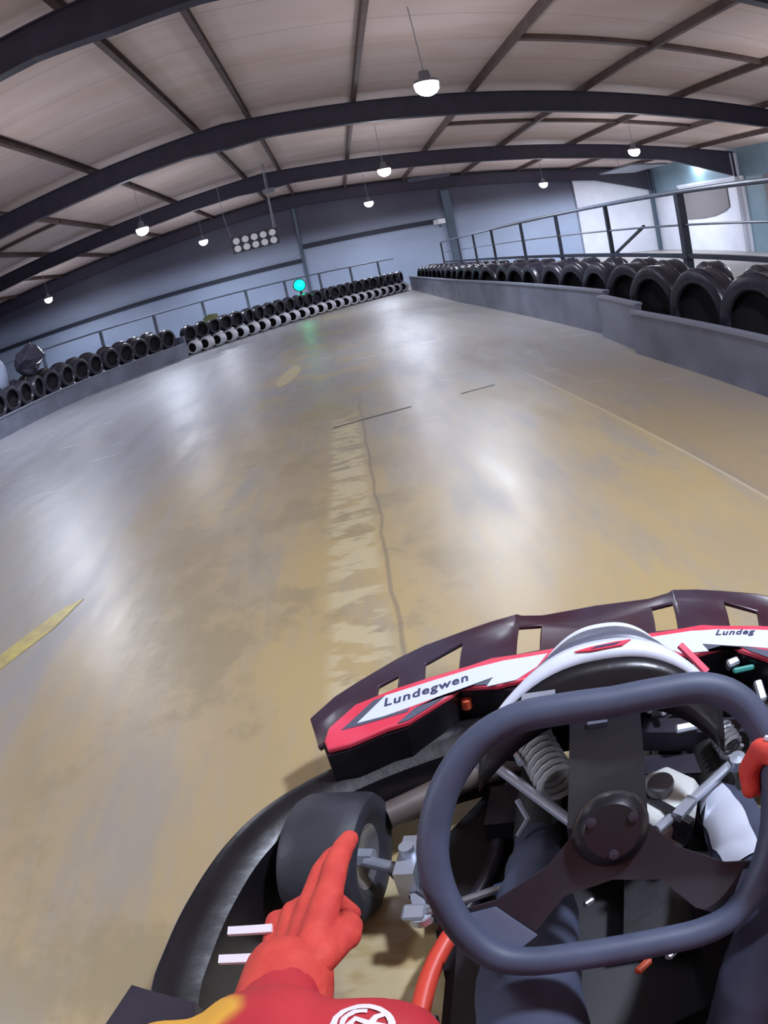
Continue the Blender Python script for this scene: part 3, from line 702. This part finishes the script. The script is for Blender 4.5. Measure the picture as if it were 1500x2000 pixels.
# tray and chassis
kp(MB().prism([(-.25,-.62),(-.25,.1),(-.285,.2),(-.325,.42),(-.24,.56),(.24,.56),(.325,.42),(.285,.2),(.25,.1),(.25,-.62)], .045, .06), 'floor_tray', 'tray', smooth=0)
for s in (-1, 1):
    kp(MB().tube(interp([(s*.265,-.62,.085),(s*.268,-.1,.085),(s*.272,.1,.085),(s*.24,.22,.085)], 5), .017, 12), 'chassis_tube', 'red_or', label='orange red chassis tube')
    kp(MB().tube(interp([(s*.24,.22,.085),(s*.20,.35,.085),(s*.2,.5,.09),(s*.15,.62,.1)], 5), .015, 12), 'chassis_tube', 'blk_soft')
    kp(MB().tube([(s*.42,.45,.125),(s*.26,.555,.125),(s*.1,.59,.125)], .03, 12), 'front_tube', 'brown_rod')
    kp(MB().tube([(s*.26,.2,.1),(s*.37,.32,.12)], .02, 10), 'axle_tube', 'blk_soft')
    kp(MB().box((s*.19,-.2,.1), (.07,.66,.1)), 'seat_side_plate', 'blk', smooth=0)
    # stub axle and steering arm
    kp(MB().box((s*.335,.30,.14), (.035,.09,.09)).tube([(s*.335,.30,.08),(s*.335,.30,.21)], .013, 10).tube([(s*.335,.30,.13),(s*.43,.33,.13)], .012, 10).bar((s*.335,.29,.12), (s*.30,.2,.12), .022, .012).lathe([(0,.02),(.02,.018),(.022,0)], (s*.30,.2,.12), n=12), 'stub_axle', 'steel_light')
    kp(MB().tube([(s*.30,.2,.135),(s*.035,.26,.18)], .008, 8), 'tie_rod', 'steel')
# pedals return springs and rods in front of the column
def coil(p0, p1, r, turns, wr):
    p0, p1 = Vector(p0), Vector(p1); d = p1-p0; q = d.to_track_quat('Z', 'Y').to_matrix(); pts = []
    for i in range(turns*12+1):
        a_ = 2*PI*i/12; pts.append(p0+d*(i/(turns*12))+q @ Vector((r*math.cos(a_), r*math.sin(a_), 0)))
    return MB().tube(pts, wr, 6)
kp(coil((-.135,.52,.23), (-.08,.385,.235), .032, 8, .0065), 'return_spring', 'pale_metal')
kp(coil((.23,.455,.23), (.245,.40,.23), .022, 5, .005), 'return_spring', 'steel')
kp(MB().tube([(-.226,.491,.22),(-.19,.455,.225),(-.042,.279,.24)], .0095, 10).lathe([(0,.014),(.016,.012),(.018,-.01)], (-.228,.493,.22), n=14).tube([(-.20,.475,.22),(-.17,.50,.23),(-.15,.44,.25)], .006, 8).tube([(-.15,.36,.24),(-.13,.33,.22),(-.145,.30,.21)], .005, 6), 'push_rod', 'steel_light')
kp(MB().tube([(.085,.235,.25),(.242,.376,.22)], .0105, 10).bar((.12,.25,.255), (.15,.285,.25), .02, .016).lathe([(0,.014),(.016,.012),(.018,-.01)], (.25,.372,.225), n=14), 'push_rod', 'steel_light')
kp(MB().tube([(-.193,.553,.25),(-.185,.51,.24)], .006, 8).lathe([(0,.01),(.009,.008),(.009,-.01)], (-.195,.556,.25), n=12), 'pin', 'orange')
kp(MB().lathe([(0,.012),(.011,.009),(.011,-.012)], (-.274,.63,.255), n=12), 'pin', 'orange')
kp(MB().tube([(-.27,.635,.25),(-.255,.675,.25),(-.21,.68,.25)], .007, 8).box((-.225,.665,.262), (.05,.022,.012)), 'clamp', 'steel_light')
kp(MB().box((-.1,.35,.47), (.05,.02,.012)), 'tie_tab', 'steel_light', smooth=0)
# brake reservoir: milky bottle with strap and grey cap
bo = kp(MB().lathe([(0,.05),(.045,.05),(.066,.044),(.078,.02),(.078,-.05),(.065,-.06),(0,-.06)], (.10,.318,.2), n=6, R=Matrix.Rotation(.3, 3, 'Z')), 'fluid_bottle', 'bottle', smooth=20)
md = bo.modifiers.new('b', 'BEVEL'); md.width = .014; md.segments = 4
kp(MB().lathe([(0,.01),(.022,.009),(.024,.004),(.024,-.012),(0,-.012)], (.097,.322,.262), n=20), 'bottle_cap', 'cap')
kp(MB().bar((.03,.355,.225), (.145,.235,.225), .014, .06), 'bottle_strap', 'blk', smooth=0)
# assorted brackets, pedals and clips
for (x, y, z, w_, d_, h_, m_, r_) in ((.055,.43,.24,.012,.06,.01,'steel_light',.2),(.05,.38,.22,.01,.07,.008,'steel_light',-.15),(.165,.475,.24,.05,.018,.012,'steel_light',.0),(.12,.53,.26,.014,.05,.01,'steel',.0),(.09,.53,.26,.014,.03,.01,'steel',.3),
    (-.17,.24,.14,.03,.02,.02,'blue_tip',.3),(-.14,.24,.14,.02,.02,.02,'steel_light',0),(-.03,.42,.25,.01,.04,.01,'steel',.4),(-.02,.15,.2,.02,.012,.01,'steel',.6),(.06,-.01,.25,.03,.012,.01,'orange',.7),(.1,.0,.25,.02,.012,.01,'steel',.7),
    (.26,.52,.27,.02,.04,.02,'steel_light',.2),(.275,.47,.26,.025,.03,.02,'steel_light',-.2),(.28,.60,.27,.03,.02,.02,'steel_light',.3),(.3,.575,.27,.05,.012,.012,'green_tip',0),(.20,.615,.27,.04,.012,.008,'green_tip',-.3),(.33,.53,.24,.02,.05,.02,'steel_light',.1),
    (-.29,-.02,.13,.014,.06,.02,'steel',.1),(-.235,-.04,.12,.02,.08,.01,'steel',.2),(-.31,.2,.14,.04,.03,.02,'steel_light',.0)):
    kp(MB().box((x,y,z), (w_,d_,h_), Matrix.Rotation(r_,3,'Z') @ Matrix.Rotation(.3,3,'X')), 'bracket', m_, smooth=0).modifiers.new('b', 'BEVEL').width = .004
for s in (-1, 1):
    kp(MB().tube([(s*.1,.52,.08),(s*.1,.55,.2),(s*.16,.55,.22)], .008, 8).box((s*.14,.55,.22), (.08,.012,.04)), 'pedal', 'steel')
kp(MB().bar((.08,.52,.2), (.3,.46,.2), .04, .05).bar((.02,.47,.16), (.24,.42,.16), .05, .04), 'mount_block', 'blk_soft', smooth=0)
kp(MB().box((-.12,.44,.12), (.2,.1,.05)).box((.14,.2,.1), (.2,.2,.05)), 'mount_block', 'blk', smooth=0)
# wheels
def kwheel(s, x, y, R, w, name):
    prof = [(r*R, h*w/2) for r, h in ((.5,-.8),(.62,-.95),(.8,-1.05),(.93,-.98),(.99,-.8),(1.,-.4),(1.,.4),(.99,.8),(.93,.98),(.8,1.05),(.62,.95),(.5,.8))]
    o = kp(MB().lathe(prof, (x,y,R), 'X', 40, closed=True), name, 'ktyre')
    kp(MB().lathe([(0,-.3*w),(.2*R,-.3*w),(.3*R,-.36*w),(.5*R,-.42*w),(.53*R,-.40*w),(.53*R,.40*w),(.5*R,.42*w),(.3*R,.3*w),(0,.3*w)], (x,y,R), 'X', 32), 'wheel_rim', 'steel', o)
    kp(MB().lathe([(0,-.55*w),(.14*R,-.5*w),(.16*R,0),(.14*R,.5*w),(0,.55*w)], (x,y,R), 'X', 6), 'wheel_nut', 'steel_light', o)
for s in (-1, 1):
    kwheel(s, s*.485, .34, .13, .135, 'front_tyre'); kwheel(s, s*.49, -.68, .14, .19, 'rear_tyre')
kp(MB().tube([(-.5,-.68,.14),(.5,-.68,.14)], .018, 12), 'rear_axle', 'steel')
# seat
vs = []; NS = 10
prof_s = [(-.02,.10),(-.1,.09),(-.25,.085),(-.40,.10),(-.50,.2),(-.56,.38),(-.60,.56)]
for (y, z) in prof_s:
    for i in range(NS+1):
        u = -1+2*i/NS; vs.append((u*.19, y-.05+.06*u*u*(1 if y < -.45 else 0), z+.12*abs(u)**3))
o = kp(MB().add(vs, [(i*(NS+1)+j, i*(NS+1)+j+1, (i+1)*(NS+1)+j+1, (i+1)*(NS+1)+j) for i in range(len(prof_s)-1) for j in range(NS)]), 'seat', 'blk', smooth=70)
md = o.modifiers.new('s', 'SOLIDIFY'); md.thickness = .01
kp(MB().box((.40,-.45,.22), (.2,.28,.24)).box((.40,-.45,.38), (.12,.16,.08)).lathe([(.05,0),(.05,.12)], (.40,-.62,.2), 'Y', 16), 'engine', 'blk_soft')

# ------------------------------------------------------------------ the driver
drv = thing('person', 'driver in red sleeves, dark trousers and red gloves, left hand off the wheel', 'person', (0,0,0))
sL, sR = Vector((-.19,-.2,.84)), Vector((.19,-.2,.82))
eL, wL = Vector((-.157,.128,.655)), Vector((-.166,.290,.583))
eR = K2W(.34,-.24,.60); wR = K2W(.235,-.085,.575)
hipL, hipR = K2W(-.09,-.40,.2), K2W(.09,-.40,.2)
knL, knR = K2W(-.09,-.07,.36), K2W(.215,-.07,.40)
anL, anR = K2W(-.12,.36,.13), K2W(.225,.37,.14)
toL, toR = K2W(-.12,.49,.17), K2W(.22,.49,.18)
pel, chest, neck, head = K2W(0,-.44,.24), Vector((.01,-.22,.62)), Vector((0,-.2,.88)), Vector((0,-.2,1.03))
def figure(k, parts):
    b = MB()
    if 'torso' in parts:
        b.capsule(pel, chest, .14*k, .15*k); b.capsule(hipL, hipR, .11*k, .11*k); b.capsule(sL, sR, .075*k, .075*k); b.capsule(chest, (sL+sR)/2, .15*k, .11*k)
        b.capsule(chest+Vector((-.06,0,.05)), sL, .1*k, .07*k); b.capsule(chest+Vector((.06,0,.05)), sR, .1*k, .07*k)
    if 'arms' in parts:
        b.capsule(sL, eL, .062*k, .05*k); b.capsule(eL, wL, .05*k, .034*k); b.capsule(sR, eR, .062*k, .05*k); b.capsule(eR, wR, .05*k, .034*k)
    if 'legs' in parts:
        b.capsule(pel+Vector((-.03,0,-.05)), hipL, .11*k, .11*k); b.capsule(pel+Vector((.03,0,-.05)), hipR, .11*k, .11*k)
        for h, kn, a_, t_ in ((hipL, knL, anL, toL), (hipR, knR, anR, toR)):
            b.capsule(h, kn, .085*k, .058*k); mid = kn.lerp(a_, .35)+Vector((0,0,-.012)); b.capsule(kn, mid, .056*k, .055*k); b.capsule(mid, a_, .055*k, .037*k)
    return b
b = figure(.9, ('torso','arms','legs'))
b.capsule((sL+sR)/2, neck, .07, .055); b.capsule(neck, head, .055, .06); b.ell(head, (.078,.095,.115)); b.capsule(head+Vector((0,.085,-.01)), head+Vector((0,.1,-.03)), .012, .015)
b.capsule(anL, toL, .035, .028); b.capsule(anR, toR, .035, .028)
soft(b, 'body', 'skin', drv, .012, 4)
b = figure(1., ('torso','arms'))
# loose folds at the left elbow
b.capsule(eL, eL+Vector((.0,.05,-.02)), .082, .068); b.capsule(eL+Vector((-.06,.02,-.005)), eL+Vector((.075,.045,-.01)), .062, .052)
jk = soft(b, 'jacket', ['suit_red'], drv, .009, 5)
yc = eL+Vector((-.062,.062,.04))
nt, N, L, B = nodes(M['suit_red'])
tc = N.new('ShaderNodeTexCoord'); vd = N.new('ShaderNodeVectorMath'); vd.operation = 'DISTANCE'; vd.inputs[1].default_value = yc
L.new(tc.outputs['Object'], vd.inputs[0])
dd = mth(nt, 'ADD', vd.outputs['Value'], mth(nt, 'MULTIPLY', noise_tex(nt, tc.outputs['Object'], 14, 2), .04))
src = B.inputs['Base Color'].links[0].from_socket
L.new(mixc(nt, sstep(nt, dd, .066, .084), (.85,.42,.05), src), B.inputs['Base Color'])
for v in jk.data.vertices:
    v.co += v.normal*(noise.noise(v.co*16)*.007)
soft(figure(1.12, ('legs',)), 'trousers', ['suit_dark', 'white'], drv, .009, 5)
tr = drv.children[-1]
tr = [c for c in drv.children if c.name.startswith('trousers')][0]
for v in tr.data.vertices: v.co += v.normal*(noise.noise(v.co*14)*.008)
tr.data.update()
vs = []; NG, NW = 16, 8
for i in range(NG+1):
    y = .05+.33*i/NG; hw = .026*math.sin(PI*(.12+.76*i/NG))**.5
    for j in range(NW+1):
        p = K2W(.192+.012*i/NG+hw*(j/NW*2-1), y, .8)
        ok, pt, nn, _ = tr.ray_cast(p, Vector((0,0,-1)))
        vs.append((pt+nn*.003) if ok else Vector((p.x, p.y, .25)))
MB().add(vs, [(i*(NW+1)+j, i*(NW+1)+j+1, (i+1)*(NW+1)+j+1, (i+1)*(NW+1)+j) for i in range(NG) for j in range(NW)]).build('shin_strip', 'white', tr, smooth=80, label='white strip on the right shin')  # narrow white strip laid over the right shin
for a_, t_ in ((anL, toL), (anR, toR)):
    soft(MB().capsule(a_, t_, .046, .04).capsule(a_+Vector((0,-.04,-.04)), a_, .042, .044).capsule(a_+Vector((0,0,-.03)), t_+Vector((0,.02,-.01)), .04, .034), 'shoe', 'shoe', drv, .008, 4)
hm = soft(MB().ell(head+Vector((0,0,.0)), (.125,.145,.14)).ell(head+Vector((0,.06,-.08)), (.09,.09,.06)), 'helmet', 'helmet', drv, .012, 4)
MB().ell(head+Vector((0,.025,.02)), (.115,.128,.055)).build('visor', 'visor', hm)

# hands: palm plus four fingers and thumb, remeshed into one glove
def hand(wrist, fwd, nrm, side, curl, name, spread=.12, L=1., thumb=(.5,.3), padded=1., extra=(0,0,0,0), tbase=(.55,.75,-.25)):
    # fwd: wrist -> knuckles, nrm: back of the hand, side: +1 thumb towards fwd x nrm
    f = fwd.normalized(); n_ = (nrm-f*nrm.dot(f)).normalized(); s_ = f.cross(n_)*side
    b = MB()
    pl = .092*L
    for k in range(4):
        off = (.033-.022*k)*L
        b.capsule(wrist+s_*off*.6, wrist+f*pl+s_*off*1.08, .0145*padded, .0125*padded)
    b.capsule(wrist-f*.035, wrist+f*.01, .037, .030)
    tips = []
    for k, (l1, l2, l3) in enumerate(((.046,.027,.022),(.05,.031,.024),(.046,.028,.023),(.036,.022,.02))):
        off = (.033-.022*k)*L*1.08; base_ = wrist+f*pl+s_*off
        a_ = 0; p = base_; d_ = (f+s_*spread*(1.5-k)*.5).normalized()
        for seg, (l_, r0, r1) in enumerate(((l1,.0118,.0108),(l2,.0108,.01),(l3,.01,.0088))):
            a_ += curl[seg]+extra[k]
            dd = (d_*math.cos(a_)-n_*math.sin(a_)).normalized(); q = p+dd*l_*L
            b.capsule(p, q, r0*padded, r1*padded); p = q
        tips.append(p)
    tb = wrist+f*.022+s_*.032-n_*.008
    t1 = tb+(f*tbase[0]+s_*tbase[1]+n_*tbase[2]).normalized()*.036*L
    t2 = t1+(f*thumb[0]+s_*thumb[1]-n_*.45).normalized()*.034*L
    t3 = t2+(f*thumb[0]*1.3+s_*(thumb[1]-.5)-n_*.5).normalized()*.028*L
    b.capsule(wrist+s_*.018, tb, .018, .017); b.capsule(tb, t1, .017, .0135); b.capsule(t1, t2, .0135*padded, .012*padded); b.capsule(t2, t3, .012*padded, .010*padded)
    o = soft(b, name, ['glove', 'piping'], drv, .0032, 3)
    return o, f, n_, s_
kL = Vector((-.155,.385,.565))
gl, f, n_, s_ = hand(wL, Vector((.014,.17,-.03)), Vector((-.55,-.05,.85)), 1, (.05,.12,.12), 'left_glove', .02, 1.04, (1.,-.4), 1.15, (0,.05,.45,.6), (.95,.15,-.5))
MB().capsule(wL-f*.05, wL+f*.004, .043, .040).build('glove_cuff', 'glove', gl)
for k in range(2):
    q = wL+f*(.03+.04*k)+Vector((-.05,0,-.0))
    MB().box(q, (.045,.01,.004)).build('glove_tab', 'piping', gl, label='white tab on the glove')
rg_c = K2W(.178,.0,.57)
# right hand closes around the rim from outside
bW = (K2W(0,.068,.643)-K2W(0,0,.57)).normalized()
gr, f2, n2, s2 = hand(K2W(.232,-.075,.572), (K2W(.195,.055,.652)-K2W(.232,-.075,.572)), K2W(.5,-.4,.9)-K2W(.2,0,.57), -1, (.9,1.1,.8), 'right_glove', .02, 1., (1.,-.2), 1.2, (0,0,0,0), (.85,.1,.1))
MB().capsule(K2W(.30,-.16,.585), K2W(.245,-.095,.575), .044, .040).build('glove_cuff', 'glove', gr)
pp_ = []
for i_ in range(9):
    q = K2W(.168+.012*math.sin(i_/8*PI)*-1, -.07+.12*i_/8, .68)
    ok, pt_, nn_, _ = gr.closest_point_on_mesh(q); pp_.append(pt_+nn_*.001)
MB().tube(pp_, .0035, 8).build('glove_piping', 'piping', gr, label='white piping along the glove')

# round emblem on the left sleeve
ec = eL+Vector((.078,.056,.05)); en = Vector((.35,.25,.9)).normalized(); eu = Vector((.2,.9,-.2)); eu = (eu-en*eu.dot(en)).normalized(); ex = eu.cross(en)
RM = Matrix((ex, eu, en)).transposed()
def epath(P, r): return [ec+RM @ Vector((x*.00078, y*.00078, 0)) for x, y in P]
b = MB()
b.tube(epath([(27*math.cos(t_*PI/16), 27*math.sin(t_*PI/16)) for t_ in range(32)], 0), .0028, 6, closed=True, sq=.3)
b.tube(epath([(18,20),(10,12),(6,0),(0,-12),(-8,-10),(-12,-2),(-8,6),(2,2),(22,2)], 0), .0026, 6, sq=.3)
b.tube(epath([(22,-6),(4,-8),(-4,-18)], 0), .0026, 6, sq=.3)
b.tube(epath([(19*math.cos(t_*PI/16), 19*math.sin(t_*PI/16)) for t_ in range(8, 26)], 0), .0024, 6, sq=.3)
for i_, v_ in enumerate(b.v):
    ok, pt_, nn_, _ = jk.closest_point_on_mesh(Vector(v_))
    off_ = (Vector(v_)-ec).dot(en); b.v[i_] = tuple(pt_+nn_*(.0015+max(off_, 0)*.5))
b.build('sleeve_emblem', 'piping', jk, label='white round emblem on the red sleeve')

# ------------------------------------------------------------------ camera
R = [[0.978448, 0.206426, 0.005343], [-0.069568, 0.353891, -0.932696], [-0.194423, 0.912222, 0.360624]]
cam = bpy.data.cameras.new('camera'); co = bpy.data.objects.new('camera', cam); COL.objects.link(co)
mw = Matrix([[*R[0], 0], [*R[1], 0], [*R[2], 1.1], [0,0,0,1]])
co.matrix_world = mw
cam.type = 'PANO'; cam.panorama_type = 'FISHEYE_EQUISOLID'; cam.fisheye_lens = 13; cam.fisheye_fov = math.radians(170)
cam.sensor_fit = 'VERTICAL'; cam.sensor_height = 20; cam.sensor_width = 15; cam.clip_start = .02; cam.clip_end = 200
SC.camera = co
w = bpy.data.worlds.new('world'); SC.world = w; w.use_nodes = True
w.node_tree.nodes['Background'].inputs[0].default_value = (.5,.55,.7,1); w.node_tree.nodes['Background'].inputs[1].default_value = .3
SC.view_settings.view_transform = 'Standard'; SC.view_settings.look = 'None'; SC.view_settings.gamma = 1; SC.view_settings.exposure = 0
SC.view_settings.use_curve_mapping = False
